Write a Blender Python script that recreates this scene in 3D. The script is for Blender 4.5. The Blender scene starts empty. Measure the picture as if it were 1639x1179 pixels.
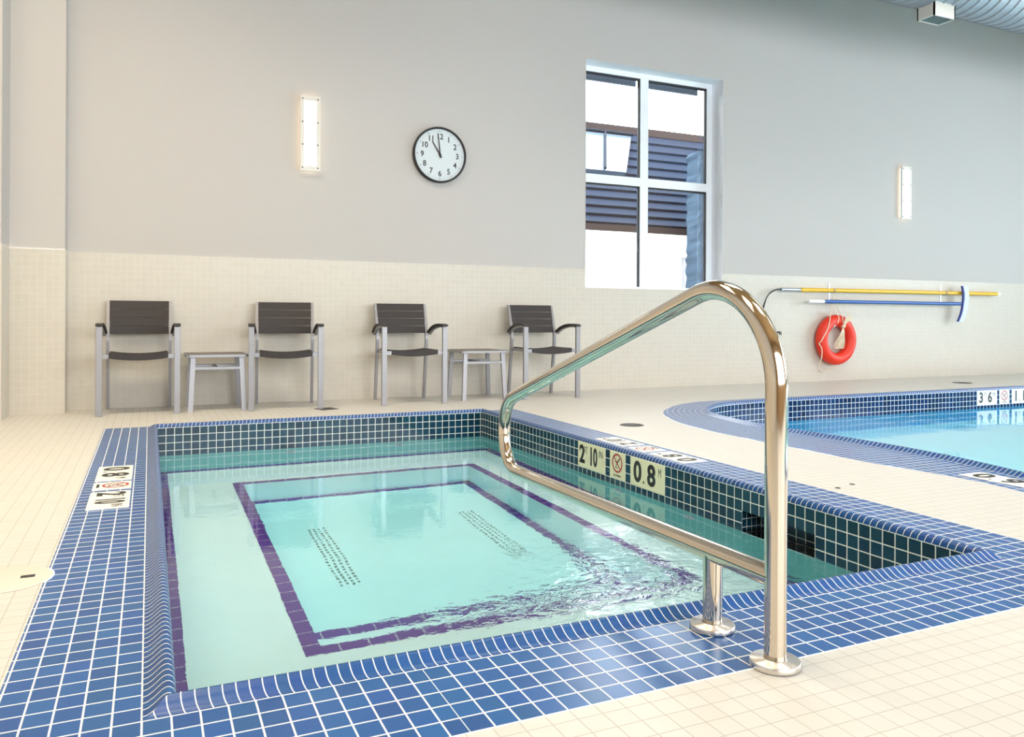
import bpy, bmesh, math, random
from mathutils import Vector, Matrix
from mathutils.geometry import tessellate_polygon
random.seed(7)
PI = math.pi
sc = bpy.context.scene
C = sc.collection

# ------------------------------------------------------------------ camera
TH, ROLL = 0.4274, 0.005
R0 = Vector((math.cos(TH), -math.sin(TH), 0)); D0 = Vector((math.sin(TH), math.cos(TH), 0)); U0 = Vector((0, 0, 1))
rx = (R0 + ROLL * U0).normalized(); uy = (U0 - ROLL * R0).normalized()
cam_d = bpy.data.cameras.new('camera'); cam = bpy.data.objects.new('camera', cam_d); C.objects.link(cam)
m = Matrix.Identity(4)
for i in range(3):
    m[i][0] = rx[i]; m[i][1] = uy[i]; m[i][2] = -D0[i]
m[0][3], m[1][3], m[2][3] = 0.0095, -1.6344, 0.7581
cam.matrix_world = m
cam_d.sensor_fit = 'HORIZONTAL'; cam_d.sensor_width = 36; cam_d.lens = 1274.29 / 1639 * 36
cam_d.shift_x = 0; cam_d.shift_y = -(589.5 - 506.57) / 1639
cam_d.clip_start = 0.02; cam_d.clip_end = 500
sc.camera = cam

# ------------------------------------------------------------------ world, exposure
sc.view_settings.view_transform = 'Standard'; sc.view_settings.look = 'None'
sc.view_settings.gamma = 1; sc.view_settings.exposure = 0.0
sc.cycles.use_denoising = True
sc.cycles.max_bounces = 20; sc.cycles.diffuse_bounces = 12; sc.cycles.glossy_bounces = 5
sc.cycles.transmission_bounces = 16; sc.cycles.transparent_max_bounces = 16; sc.cycles.volume_bounces = 0
sc.cycles.caustics_refractive = True; sc.cycles.caustics_reflective = False
sc.cycles.sample_clamp_indirect = 30
w = bpy.data.worlds.new('sky'); sc.world = w; w.use_nodes = True
bg = w.node_tree.nodes['Background']; bg.inputs[0].default_value = (0.93, 0.97, 1.0, 1); bg.inputs[1].default_value = 18.0

def area(name, loc, size, energy, col, target, spread=PI):
    l = bpy.data.lights.new(name, 'AREA'); l.shape = 'RECTANGLE'; l.size, l.size_y = size
    l.energy = energy; l.color = col; l.spread = spread
    o = bpy.data.objects.new(name, l); C.objects.link(o); o.location = loc
    o.rotation_euler = (Vector(target) - Vector(loc)).to_track_quat('-Z', 'Y').to_euler()
    return o
CEIL = 5.2
# lamps standing in for daylight from unseen windows behind the camera and at right
area('window_daylight_front', (3.5, -5.35, 2.3), (8.4, 2.9), 620, (0.92, 0.96, 1.0), (3.5, 5, 1.6))
area('window_daylight_right', (13.8, -0.5, 2.4), (6.9, 2.9), 520, (0.88, 0.94, 1.0), (0, -0.5, 1.2))
# ceiling fixtures (a panel is built around each one further down)
CEIL_LIGHTS = [(-0.6, 0.2), (-0.6, 3.0), (3.2, -0.8), (3.2, 2.6), (7.4, -0.8), (7.4, 2.2), (11.2, 0.6)]
for x, y in CEIL_LIGHTS:
    warm = (1.0, 0.84, 0.60) if x < 0 else (0.97, 0.99, 1.0)
    area('ceiling_light_lamp', (x, y, CEIL - 0.09), (2.2, 1.1), (74 if x < 0 else 38) * ((0.75 if x < 0 else 0.40) if y < 1 else 1.45), warm, (x, y, 0), math.radians(125))

# ------------------------------------------------------------------ materials
def new_mat(name):
    mt = bpy.data.materials.new(name); mt.use_nodes = True
    return mt, mt.node_tree.nodes, mt.node_tree.links
def srgb(r, g, b):
    f = lambda c: (c / 255 / 12.92) if c / 255 <= 0.04045 else ((c / 255 + 0.055) / 1.055) ** 2.4
    return (f(r), f(g), f(b), 1)
def plain(name, col, rough=0.5, metal=0.0, spec=0.5, noise=0.0, nscale=30, bump=0.0, coat=0.0):
    mt, n, l = new_mat(name); b = n['Principled BSDF']
    b.inputs['Base Color'].default_value = col; b.inputs['Roughness'].default_value = rough
    b.inputs['Metallic'].default_value = metal; b.inputs['Specular IOR Level'].default_value = spec
    b.inputs['Coat Weight'].default_value = coat
    tc = n.new('ShaderNodeTexCoord'); nz = n.new('ShaderNodeTexNoise'); nz.inputs['Scale'].default_value = nscale
    nz.inputs['Detail'].default_value = 4
    l.new(tc.outputs['Object'], nz.inputs['Vector'])
    if noise:
        mr = n.new('ShaderNodeMapRange'); mr.inputs['To Min'].default_value = 1 - noise; mr.inputs['To Max'].default_value = 1 + noise
        l.new(nz.outputs['Fac'], mr.inputs['Value'])
        mx = n.new('ShaderNodeMix'); mx.data_type = 'RGBA'; mx.blend_type = 'MULTIPLY'; mx.inputs['Factor'].default_value = 1
        mx.inputs['A'].default_value = col
        l.new(mr.outputs['Result'], mx.inputs['B']); l.new(mx.outputs['Result'], b.inputs['Base Color'])
    if bump:
        bp = n.new('ShaderNodeBump'); bp.inputs['Strength'].default_value = bump; bp.inputs['Distance'].default_value = 0.002
        l.new(nz.outputs['Fac'], bp.inputs['Height']); l.new(bp.outputs['Normal'], b.inputs['Normal'])
    return mt
def mth(n, l, op, a, b=None, c=None):
    q = n.new('ShaderNodeMath'); q.operation = op
    for i, v in enumerate((a, b, c)):
        if v is None: continue
        if isinstance(v, (int, float)): q.inputs[i].default_value = v
        else: l.new(v, q.inputs[i])
    return q.outputs[0]
def tiles(name, tile, grout, gu=0.06, gv=0.06, rough=0.25, var=0.10, spec=0.5, bump=0.4, grough=0.8, wave=0.0, brick=False, hue=0.0, lines=(1, 1)):
    """UVs come in whole tiles: one unit is one tile."""
    mt, n, l = new_mat(name); b = n['Principled BSDF']
    uv = n.new('ShaderNodeUVMap'); sp = n.new('ShaderNodeSeparateXYZ'); l.new(uv.outputs[0], sp.inputs[0])
    U, V = sp.outputs[0], sp.outputs[1]
    fv = mth(n, l, 'FLOOR', V)
    if brick: U = mth(n, l, 'ADD', U, mth(n, l, 'MULTIPLY', fv, 0.5))
    def edge(x, g, on):
        if not on: return None
        f = mth(n, l, 'ABSOLUTE', mth(n, l, 'SUBTRACT', mth(n, l, 'FRACT', x), 0.5))
        mr = n.new('ShaderNodeMapRange'); l.new(f, mr.inputs['Value']); mr.interpolation_type = 'SMOOTHSTEP'
        mr.inputs['From Min'].default_value = 0.5 - g / 2 - 0.012; mr.inputs['From Max'].default_value = 0.5 - g / 2 + 0.012
        return mr.outputs['Result']
    eu, ev = edge(U, gu, lines[0]), edge(V, gv, lines[1])
    msk = mth(n, l, 'MAXIMUM', eu, ev) if eu and ev else (eu or ev)
    cb = n.new('ShaderNodeCombineXYZ'); l.new(mth(n, l, 'FLOOR', U), cb.inputs[0]); l.new(fv, cb.inputs[1])
    wn = n.new('ShaderNodeTexWhiteNoise'); wn.noise_dimensions = '3D'; l.new(cb.outputs[0], wn.inputs['Vector'])
    hs = n.new('ShaderNodeHueSaturation'); hs.inputs['Color'].default_value = tile
    mr = n.new('ShaderNodeMapRange'); mr.inputs['To Min'].default_value = 1 - var; mr.inputs['To Max'].default_value = 1 + var
    l.new(wn.outputs['Value'], mr.inputs['Value']); l.new(mr.outputs['Result'], hs.inputs['Value'])
    if hue:
        mh = n.new('ShaderNodeMapRange'); mh.inputs['To Min'].default_value = 0.5 - hue; mh.inputs['To Max'].default_value = 0.5 + hue
        sx = n.new('ShaderNodeSeparateXYZ'); l.new(wn.outputs['Color'], sx.inputs[0]); l.new(sx.outputs[1], mh.inputs['Value'])
        l.new(mh.outputs['Result'], hs.inputs['Hue'])
    mx = n.new('ShaderNodeMix'); mx.data_type = 'RGBA'; mx.inputs['B'].default_value = grout
    l.new(msk, mx.inputs['Factor']); l.new(hs.outputs['Color'], mx.inputs['A']); l.new(mx.outputs['Result'], b.inputs['Base Color'])
    l.new(mth(n, l, 'MULTIPLY_ADD', msk, grough - rough, rough), b.inputs['Roughness'])
    b.inputs['Specular IOR Level'].default_value = spec
    h = mth(n, l, 'MULTIPLY', msk, -1.0)
    if wave:
        tc = n.new('ShaderNodeTexCoord'); nz = n.new('ShaderNodeTexNoise'); nz.inputs['Scale'].default_value = 14; l.new(tc.outputs['Object'], nz.inputs['Vector'])
        h = mth(n, l, 'ADD', h, mth(n, l, 'MULTIPLY', nz.outputs['Fac'], wave))
    bp = n.new('ShaderNodeBump'); bp.inputs['Strength'].default_value = bump; bp.inputs['Distance'].default_value = 0.0015
    l.new(h, bp.inputs['Height']); l.new(bp.outputs['Normal'], b.inputs['Normal'])
    return mt
WHITEGROUT = srgb(232, 232, 228)
M = {}
M['paint'] = plain('wall_paint', srgb(185, 181, 178), 0.85, spec=0.2, noise=0.012, nscale=3, bump=0.05)
M['walltile'] = tiles('cream_wall_tile', srgb(196, 190, 179), srgb(208, 204, 196), 0.045, 0.045, 0.35, 0.02, bump=0.3, spec=0.35)
M['floortile'] = tiles('cream_deck_tile', srgb(202, 199, 192), srgb(174, 170, 160), 0.04, 0.04, 0.42, 0.02, bump=0.25, spec=0.35)
M['bandtile'] = tiles('blue_border_tile', srgb(26, 82, 144), WHITEGROUT, 0.075, 0.075, 0.30, 0.12, spec=0.5, bump=0.5, wave=0.25, hue=0.006)
M['coping'] = tiles('blue_coping_tile', srgb(18, 72, 132), WHITEGROUT, 0.10, 0.03, 0.34, 0.10, spec=0.4, bump=0.5, hue=0.006)
M['innertile'] = tiles('dark_blue_wall_tile', srgb(18, 56, 76), srgb(222, 226, 220), 0.085, 0.085, 0.08, 0.25, spec=0.28, bump=0.4, wave=0.3, hue=0.01)
M['poolinner'] = tiles('pool_wall_tile', srgb(16, 44, 88), srgb(222, 228, 230), 0.085, 0.085, 0.08, 0.35, spec=0.3, bump=0.4, wave=0.3)
M['purple'] = tiles('purple_edge_tile', srgb(98, 38, 142), srgb(190, 180, 200), 0.05, 0.001, 0.3, 0.12, lines=(1, 0))
M['plaster'] = plain('white_plaster', srgb(240, 247, 252), 0.8, spec=0.2, noise=0.03, nscale=9)
M['aqua'] = plain('aqua_plaster', srgb(128, 196, 198), 0.8, spec=0.2, noise=0.03, nscale=9)  # tub plaster darkened to aqua: shade on the underwater walls painted in
M['poolaqua'] = plain('pool_aqua_plaster', srgb(70, 176, 214), 0.8, spec=0.2, noise=0.03, nscale=9)  # dimmer light on the sunken pool walls put in as deeper cyan
M['poolplaster'] = plain('pool_plaster', srgb(240, 249, 250), 0.8, spec=0.2, noise=0.02, nscale=5)
M['steel'] = plain('polished_steel', (0.68, 0.60, 0.50, 1), 0.08, 1.0)
M['plate'] = plain('brushed_steel', (0.74, 0.70, 0.66, 1), 0.30, 1.0, noise=0.04, nscale=60)
M['alu'] = plain('painted_aluminium', srgb(150, 149, 153), 0.38, 0.55)
M['slat'] = plain('dark_brown_slat', srgb(44, 38, 37), 0.6, noise=0.10, nscale=60, bump=0.2)
M['tabletop'] = plain('taupe_table_top', srgb(108, 100, 92), 0.5, noise=0.10, nscale=40)
M['black'] = plain('black_plastic', srgb(22, 22, 24), 0.4)
M['dark'] = plain('dark_gasket', srgb(34, 36, 42), 0.6)
M['white'] = plain('white_enamel', srgb(236, 238, 240), 0.45)
M['frame'] = plain('white_window_frame', srgb(232, 235, 240), 0.4)
M['dial'] = plain('clock_dial', srgb(196, 204, 208), 0.5)
M['ink'] = plain('black_ink', srgb(30, 32, 30), 0.5)
M['greyink'] = plain('grey_ink', srgb(96, 96, 92), 0.5)
M['redink'] = plain('red_ink', srgb(166, 40, 44), 0.5)
M['marker'] = plain('cream_marker_tile', srgb(226, 224, 190), 0.3, noise=0.02)
M['markerwhite'] = plain('white_marker_tile', srgb(238, 236, 226), 0.3, noise=0.02)
M['red'] = plain('orange_red_foam', srgb(226, 50, 26), 0.45, noise=0.04)
M['rope'] = plain('cream_rope', srgb(226, 214, 190), 0.8, noise=0.08, nscale=200)
M['yellow'] = plain('yellow_pole', srgb(222, 176, 30), 0.35)
M['bluepole'] = plain('blue_pole', srgb(24, 84, 158), 0.35)
M['bluebrush'] = plain('blue_brush_back', srgb(36, 60, 140), 0.45)
M['bristle'] = plain('white_bristle', srgb(206, 214, 236), 0.8)
M['silver'] = plain('silver_tube', srgb(176, 184, 196), 0.3, 0.7)
M['duct'] = plain('galvanised_duct', srgb(150, 155, 162), 0.5, 0.3, noise=0.05, nscale=8)
M['grille'] = plain('grey_grille', srgb(110, 122, 122), 0.5)
M['ceiling'] = plain('tan_ceiling', srgb(160, 132, 96), 0.85, spec=0.1)
M['tanwall'] = plain('tan_wall_paint', srgb(198, 164, 120), 0.8, spec=0.2)
M['lid'] = plain('cream_plastic_lid', srgb(208, 201, 188), 0.45)
M['drain'] = plain('drain_metal', srgb(92, 88, 80), 0.5, 0.6)
def emis(name, col, s):
    mt, n, l = new_mat(name); b = n['Principled BSDF']; b.inputs['Base Color'].default_value = (0.9, 0.9, 0.88, 1)
    b.inputs['Emission Color'].default_value = col; b.inputs['Emission Strength'].default_value = s
    nz = n.new('ShaderNodeTexNoise'); nz.inputs['Scale'].default_value = 2
    return mt
M['glow'] = emis('lit_diffuser', (1.0, 0.97, 0.92, 1), 4.0)
M['plateglass'] = plain('sconce_plate', srgb(208, 204, 197), 0.35)
M['softglow'] = emis('glowing_opal_box', (1.0, 0.82, 0.58, 1), 4.0)
M['panelglow'] = emis('ceiling_diffuser', (1.0, 0.95, 0.86, 1), 3.0)
def thin_glass(name, tint=(0.97, 0.985, 0.98, 1), refl=1.0):
    mt, n, l = new_mat(name); n.remove(n['Principled BSDF']); out = n['Material Output']
    t = n.new('ShaderNodeBsdfTransparent'); t.inputs[0].default_value = tint
    g = n.new('ShaderNodeBsdfGlossy'); g.inputs['Roughness'].default_value = 0.0
    fr = n.new('ShaderNodeFresnel'); fr.inputs['IOR'].default_value = 1.5
    mx = n.new('ShaderNodeMixShader'); l.new(mth(n, l, 'MULTIPLY', fr.outputs[0], refl), mx.inputs[0])
    l.new(t.outputs[0], mx.inputs[1]); l.new(g.outputs[0], mx.inputs[2]); l.new(mx.outputs[0], out.inputs['Surface'])
    return mt
M['glass'] = thin_glass('window_glass', refl=1.0)
def water(name, absorb, density, calm, rough_c=None, rough_r=1.0, rough_amt=0.0):
    mt, n, l = new_mat(name); n.remove(n['Principled BSDF']); out = n['Material Output']
    g = n.new('ShaderNodeBsdfGlass'); g.inputs['IOR'].default_value = 1.33; g.inputs['Roughness'].default_value = 0.0
    l.new(g.outputs[0], out.inputs['Surface'])
    va = n.new('ShaderNodeVolumeAbsorption'); va.inputs['Color'].default_value = absorb; va.inputs['Density'].default_value = density
    l.new(va.outputs[0], out.inputs['Volume'])
    geo = n.new('ShaderNodeNewGeometry')
    def noise(sx, sy, scale, det):
        mp = n.new('ShaderNodeMapping'); mp.inputs['Scale'].default_value = (sx, sy, 1); l.new(geo.outputs['Position'], mp.inputs['Vector'])
        z = n.new('ShaderNodeTexNoise'); z.inputs['Scale'].default_value = scale; z.inputs['Detail'].default_value = det; z.inputs['Roughness'].default_value = 0.5
        z.inputs['Distortion'].default_value = 0.4
        l.new(mp.outputs[0], z.inputs['Vector']); return z.outputs['Fac']
    big = noise(1, 0.8, 1.6, 2); small = noise(1, 1.3, 16, 3)
    h = mth(n, l, 'MULTIPLY', big, calm)
    if rough_c:
        dd = n.new('ShaderNodeVectorMath'); dd.operation = 'DISTANCE'; l.new(geo.outputs['Position'], dd.inputs[0]); dd.inputs[1].default_value = rough_c
        mr = n.new('ShaderNodeMapRange'); mr.interpolation_type = 'SMOOTHERSTEP'; l.new(dd.outputs['Value'], mr.inputs['Value'])
        mr.inputs['From Min'].default_value = rough_r; mr.inputs['From Max'].default_value = 0.15
        mr.inputs['To Min'].default_value = calm * 0.10; mr.inputs['To Max'].default_value = rough_amt
        h = mth(n, l, 'ADD', h, mth(n, l, 'MULTIPLY', small, mr.outputs['Result']))
    else:
        h = mth(n, l, 'ADD', h, mth(n, l, 'MULTIPLY', small, calm * 0.10))
    bp = n.new('ShaderNodeBump'); bp.inputs['Strength'].default_value = 1.0; bp.inputs['Distance'].default_value = 1.0
    l.new(h, bp.inputs['Height']); l.new(bp.outputs['Normal'], g.inputs['Normal'])
    return mt
M['tubwater'] = water('tub_water', (0.30, 0.985, 1.0, 1), 0.46, 0.0045, (1.65, 0.42, -0.19), 1.25, 0.0105)
M['poolwater'] = water('pool_water', (0.10, 0.90, 1.0, 1), 0.50, 0.005)

# ------------------------------------------------------------------ mesh helpers
class MB:
    """collects vertices, faces, uvs and material indices, links them as ONE mesh object"""
    def __init__(s): s.v = []; s.f = []; s.uv = []; s.mi = []; s.sm = []
    def face(s, pts, uvs=None, mi=0, smooth=False):
        i = len(s.v); s.v += [tuple(p) for p in pts]; s.f.append(tuple(range(i, i + len(pts))))
        s.uv.append(uvs or [(0, 0)] * len(pts)); s.mi.append(mi); s.sm.append(smooth)
    def box(s, lo, hi, mi=0, M4=None):
        x0, y0, z0 = lo; x1, y1, z1 = hi
        P = [Vector(p) for p in ((x0, y0, z0), (x1, y0, z0), (x1, y1, z0), (x0, y1, z0), (x0, y0, z1), (x1, y0, z1), (x1, y1, z1), (x0, y1, z1))]
        if M4 is not None: P = [M4 @ p for p in P]
        i = len(s.v); s.v += [tuple(p) for p in P]
        for q in ((0, 3, 2, 1), (4, 5, 6, 7), (0, 1, 5, 4), (1, 2, 6, 5), (2, 3, 7, 6), (3, 0, 4, 7)):
            s.f.append(tuple(i + k for k in q)); s.uv.append([(0, 0)] * 4); s.mi.append(mi); s.sm.append(False)
        return s
    def grid(s, rows, uvs=None, mi=0, smooth=True, close_u=False, close_v=False):
        """rows: list of lists of points sharing vertices"""
        i = len(s.v); nr, nc = len(rows), len(rows[0])
        for r in rows: s.v += [tuple(p) for p in r]
        for a in range(nr - (0 if close_v else 1)):
            for b in range(nc - (0 if close_u else 1)):
                a2, b2 = (a + 1) % nr, (b + 1) % nc
                s.f.append((i + a * nc + b, i + a * nc + b2, i + a2 * nc + b2, i + a2 * nc + b))
                s.uv.append([uvs[a][b], uvs[a][b + 1], uvs[a + 1][b + 1], uvs[a + 1][b]] if uvs else [(0, 0)] * 4)
                s.mi.append(mi); s.sm.append(smooth)
        return s
    def tube(s, pts, r, n=14, mi=0, caps=True, flat=None):
        pts = [Vector(p) for p in pts]; rows = []
        t = (pts[1] - pts[0]).normalized()
        nn = t.orthogonal().normalized() if flat is None else (Vector(flat) - t * t.dot(Vector(flat))).normalized()
        rr = r if isinstance(r, (list, tuple)) else [r] * len(pts)
        for k, p in enumerate(pts):
            t2 = (pts[min(k + 1, len(pts) - 1)] - pts[max(k - 1, 0)]).normalized()
            nn = (nn - t2 * t2.dot(nn)).normalized(); bb = t2.cross(nn)
            rows.append([p + (nn * math.cos(2 * PI * j / n) + bb * math.sin(2 * PI * j / n)) * rr[k] for j in range(n)])
        s.grid(rows, mi=mi, close_u=True)
        if caps:
            i = len(s.v); s.v += [tuple(p) for p in rows[0]] + [tuple(p) for p in rows[-1]]
            s.f.append(tuple(range(i + n - 1, i - 1, -1))); s.f.append(tuple(range(i + n, i + 2 * n)))
            for _ in range(2): s.uv.append([(0, 0)] * n); s.mi.append(mi); s.sm.append(False)
        return s
    def lathe(s, prof, n=40, M4=None, mi=0, smooth=True):
        rows = []
        for r, z in prof:
            rw = [Vector((r * math.cos(2 * PI * j / n), r * math.sin(2 * PI * j / n), z)) for j in range(n)]
            rows.append([M4 @ p for p in rw] if M4 is not None else rw)
        return s.grid(rows, mi=mi, close_u=True, smooth=smooth)
    def mesh(s, me, M4, mi=0):
        i = len(s.v); s.v += [tuple(M4 @ v.co) for v in me.vertices]
        for p in me.polygons:
            s.f.append(tuple(i + k for k in p.vertices)); s.uv.append([(0, 0)] * len(p.vertices)); s.mi.append(mi); s.sm.append(False)
    def build(s, name, mats, parent=None, bevel=0.0, loc=None, seg=2):
        me = bpy.data.meshes.new(name); me.from_pydata(s.v, [], s.f)
        ul = me.uv_layers.new(name='UVMap'); k = 0; flat = []
        for u in s.uv:
            for q in u: flat += [q[0], q[1]]
        ul.data.foreach_set('uv', flat)
        me.polygons.foreach_set('material_index', s.mi); me.polygons.foreach_set('use_smooth', s.sm)
        for q in (mats if isinstance(mats, (list, tuple)) else [mats]): me.materials.append(q)
        me.update()
        o = bpy.data.objects.new(name, me); C.objects.link(o)
        if parent: o.parent = parent
        if loc is not None: o.location = loc
        if bevel:
            bv = o.modifiers.new('bevel', 'BEVEL'); bv.width = bevel; bv.segments = seg; bv.limit_method = 'ANGLE'; bv.angle_limit = math.radians(50)
            bv.harden_normals = False
        return o
def thing(name, label, cat, loc=(0, 0, 0), rz=0.0, group=None):
    o = bpy.data.objects.new(name, None); C.objects.link(o); o.location = loc; o.rotation_euler = (0, 0, rz)
    o.empty_display_size = 0.1
    return tag(o, label, cat, group)
def tag(o, label, cat, group=None, kind=None):
    o['label'] = label; o['category'] = cat
    if group: o['group'] = group
    if kind: o['kind'] = kind
    return o
def structure(o, label=None, cat=None):
    o['kind'] = 'structure'
    if label: o['label'] = label
    if cat: o['category'] = cat
    return o
def copy_tree(o, parent=None):
    c = o.copy(); C.objects.link(c); c.parent = parent
    for ch in list(o.children): copy_tree(ch, c)
    return c
def text_mesh(t, size=1.0, bold=0.0, align='CENTER'):
    cu = bpy.data.curves.new('lettering', 'FONT'); cu.body = t; cu.size = size; cu.offset = bold; cu.extrude = 0.0006
    cu.align_x = align; cu.align_y = 'BOTTOM_BASELINE'; cu.resolution_u = 4
    ob = bpy.data.objects.new('lettering', cu); C.objects.link(ob)
    me = bpy.data.meshes.new_from_object(ob)
    bpy.data.objects.remove(ob); bpy.data.curves.remove(cu)
    return me
def frame4(o, right, up, sx=1, sy=1):
    """matrix: local x -> right, local y -> up, local z -> out of the surface"""
    r, u = Vector(right), Vector(up); n = r.cross(u)
    mm = Matrix.Identity(4)
    for i in range(3): mm[i][0] = r[i] * sx; mm[i][1] = u[i] * sy; mm[i][2] = n[i]; mm[i][3] = o[i]
    return mm
def catmull(P, n=8):
    out = []
    for i in range(len(P) - 1):
        p0, p1, p2, p3 = [Vector(P[max(0, min(len(P) - 1, i + k))]) for k in (-1, 0, 1, 2)]
        for j in range(n):
            t = j / n
            out.append(0.5 * ((2 * p1) + (p2 - p0) * t + (2 * p0 - 5 * p1 + 4 * p2 - p3) * t * t + (3 * p1 - p0 - 3 * p2 + p3) * t ** 3))
    out.append(Vector(P[-1])); return out
def fillet(P, R, n=14):
    """polyline with rounded corners"""
    P = [Vector(p) for p in P]; out = [P[0]]
    for i in range(1, len(P) - 1):
        a = (P[i - 1] - P[i]).normalized(); b = (P[i + 1] - P[i]).normalized(); r = R[i - 1]
        half = a.angle(b) / 2; t = r / math.tan(half); c = P[i] + (a + b).normalized() * (r / math.sin(half))
        s0 = P[i] + a * t - c; s1 = P[i] + b * t - c; ang = s0.angle(s1); ax = s0.cross(s1).normalized()
        for k in range(n + 1): out.append(c + Matrix.Rotation(ang * k / n, 3, ax) @ s0)
    out.append(P[-1]); return out

# ------------------------------------------------------------------ shared dimensions
YW = 5.58                        # back wall
TX0, TX1, TY0, TY1 = 0.0, 2.484, 0.0, 4.285      # outer line of the tub coping
CW = 0.062                       # width of the coping
IX0, IX1, IY0, IY1 = TX0 + CW, TX1 - CW, TY0 + CW, TY1 - CW   # inner wall faces
BX0, BX1, BY0, BY1 = -0.260, 2.735, -0.285, TY1 + 0.012       # outer line of the tile border
PU, PV = 0.0508, 0.0569          # tile pitch across and along the deck
CB, WP = -0.004, 0.0515          # foot of the coping, pitch of wall tile rows
ZW = -0.190                      # water level
RX0, RX1, RY0 = -3.0, 14.0, -5.6 # room

# pool outline: coping line (inner) and border line (outer)
PIN = [(14.0, 4.05), (8, 4.05), (6.5, 4.05), (5.3, 4.04), (4.96, 4.02), (4.686, 3.98), (4.458, 3.91), (4.26, 3.79), (4.09, 3.62), (3.956, 3.378), (3.88, 3.06),
       (3.845, 2.74), (3.86, 2.42), (3.90, 2.0), (3.913, 1.66), (3.90, 1.35), (3.86, 1.1), (3.79, 0.8), (3.72, 0.5), (3.65, 0.1), (3.62, -1.0), (3.62, -2.6)]
POUT = [(14.0, 4.23), (8, 4.23), (6.5, 4.23), (5.25, 4.23), (4.85, 4.22), (4.5, 4.19), (4.2, 4.06), (3.95, 3.87), (3.74, 3.64), (3.59, 3.37), (3.485, 3.08),
        (3.435, 2.75), (3.425, 2.42), (3.445, 2.0), (3.455, 1.66), (3.465, 1.35), (3.51, 1.1), (3.53, 0.8), (3.48, 0.5), (3.40, 0.1), (3.37, -1.0), (3.37, -2.6)]
pin = [p.to_2d() for p in catmull([(x, y, 0) for x, y in PIN], 8)]
pout = [p.to_2d() for p in catmull([(x, y, 0) for x, y in POUT], 8)]
def offset2(poly, d):
    out = []
    for i, p in enumerate(poly):
        t = (poly[min(i + 1, len(poly) - 1)] - poly[max(i - 1, 0)]).normalized()
        out.append(p + Vector((-t.y, t.x)) * d)
    return out
# the pool lies on the left of the direction of travel (-X then -Y)

# ------------------------------------------------------------------ floor
def flat_with_holes(name, outer, holes, z, mat, pu, pv):
    loops = [outer] + holes
    tri = tessellate_polygon([[Vector((p[0], p[1], 0)) for p in lp] for lp in loops])
    pts = [p for lp in loops for p in lp]; mb = MB()
    for t in tri:
        q = [pts[i] for i in t]
        a = (q[1][0] - q[0][0]) * (q[2][1] - q[0][1]) - (q[1][1] - q[0][1]) * (q[2][0] - q[0][0])
        if a < 0: q = q[::-1]
        mb.face([(p[0], p[1], z) for p in q], [(p[0] / pu, p[1] / pv) for p in q])
    return mb.build(name, mat)
pool_hole = [tuple(p) for p in pout] + [(14.0, -2.6)]
# the pool hole touches the right wall, so the outer loop goes round it
outer = [(RX0, RY0), (RX1, RY0), (RX1, -2.6)] + [tuple(p) for p in reversed(pout)] + [(RX1, YW), (RX0, YW)]
lidc, lidr = (-0.366, 1.032), 0.126
tub_hole = [(BX0, BY0), (BX1, BY0), (BX1, BY1), (BX0, BY1)]
a0 = math.acos((BX0 - lidc[0]) / lidr)
notch = [(lidc[0] + lidr * math.cos(a), lidc[1] + lidr * math.sin(a)) for a in [a0 - 2 * a0 * k / 12 for k in range(13)]]
fl = flat_with_holes('floor', outer, [tub_hole], 0.0, M['floortile'], 0.0535, 0.0535)
structure(fl)

# ------------------------------------------------------------------ walls
def wall_rects(mb, xs, zs, y, skip, flip=False, tile_to=None):
    for i in range(len(xs) - 1):
        for j in range(len(zs) - 1):
            if (i, j) in skip: continue
            x0, x1, z0, z1 = xs[i], xs[i + 1], zs[j], zs[j + 1]
            mi = 1 if (tile_to and z1 <= tile_to + 1e-6) else 0
            yy = y - (0.007 if mi else 0)
            P = [(x0, yy, z0), (x1, yy, z0), (x1, yy, z1), (x0, yy, z1)]
            mb.face(P, [(p[0] / 0.0508, p[2] / 0.0508) for p in P], mi)
WT = 1.255
WX0, WX1, WZ0, WZ1 = 4.128, 5.905, 1.062, 3.442
mb = MB()
wall_rects(mb, [-0.585, WX0, WX1, RX1], [0, WZ0, WT, WZ1, CEIL], YW, {(1, 1), (1, 2)}, tile_to=WT)
for x0, x1 in ((-0.585, WX0), (WX1, RX1)): mb.face([(x0, YW - 0.007, WT), (x1, YW - 0.007, WT), (x1, YW, WT), (x0, YW, WT)], mi=2)
mb.face([(WX0, YW, WZ1), (WX1, YW, WZ1), (WX1, YW + 0.24, WZ1), (WX0, YW + 0.24, WZ1)], mi=2)
mb.face([(WX0, YW - 0.007, WZ0), (WX0, YW + 0.24, WZ0), (WX1, YW + 0.24, WZ0), (WX1, YW - 0.007, WZ0)], mi=2)
mb.face([(WX1, YW - 0.007, WZ0), (WX1, YW + 0.24, WZ0), (WX1, YW + 0.24, WZ1), (WX1, YW - 0.001, WZ1)], mi=2)
mb.face([(WX0, YW - 0.007, WZ0), (WX0, YW - 0.001, WZ1), (WX0, YW + 0.24, WZ1), (WX0, YW + 0.24, WZ0)], mi=2)
structure(mb.build('wall_back', [M['paint'], M['walltile'], M['frame']]))
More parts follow.
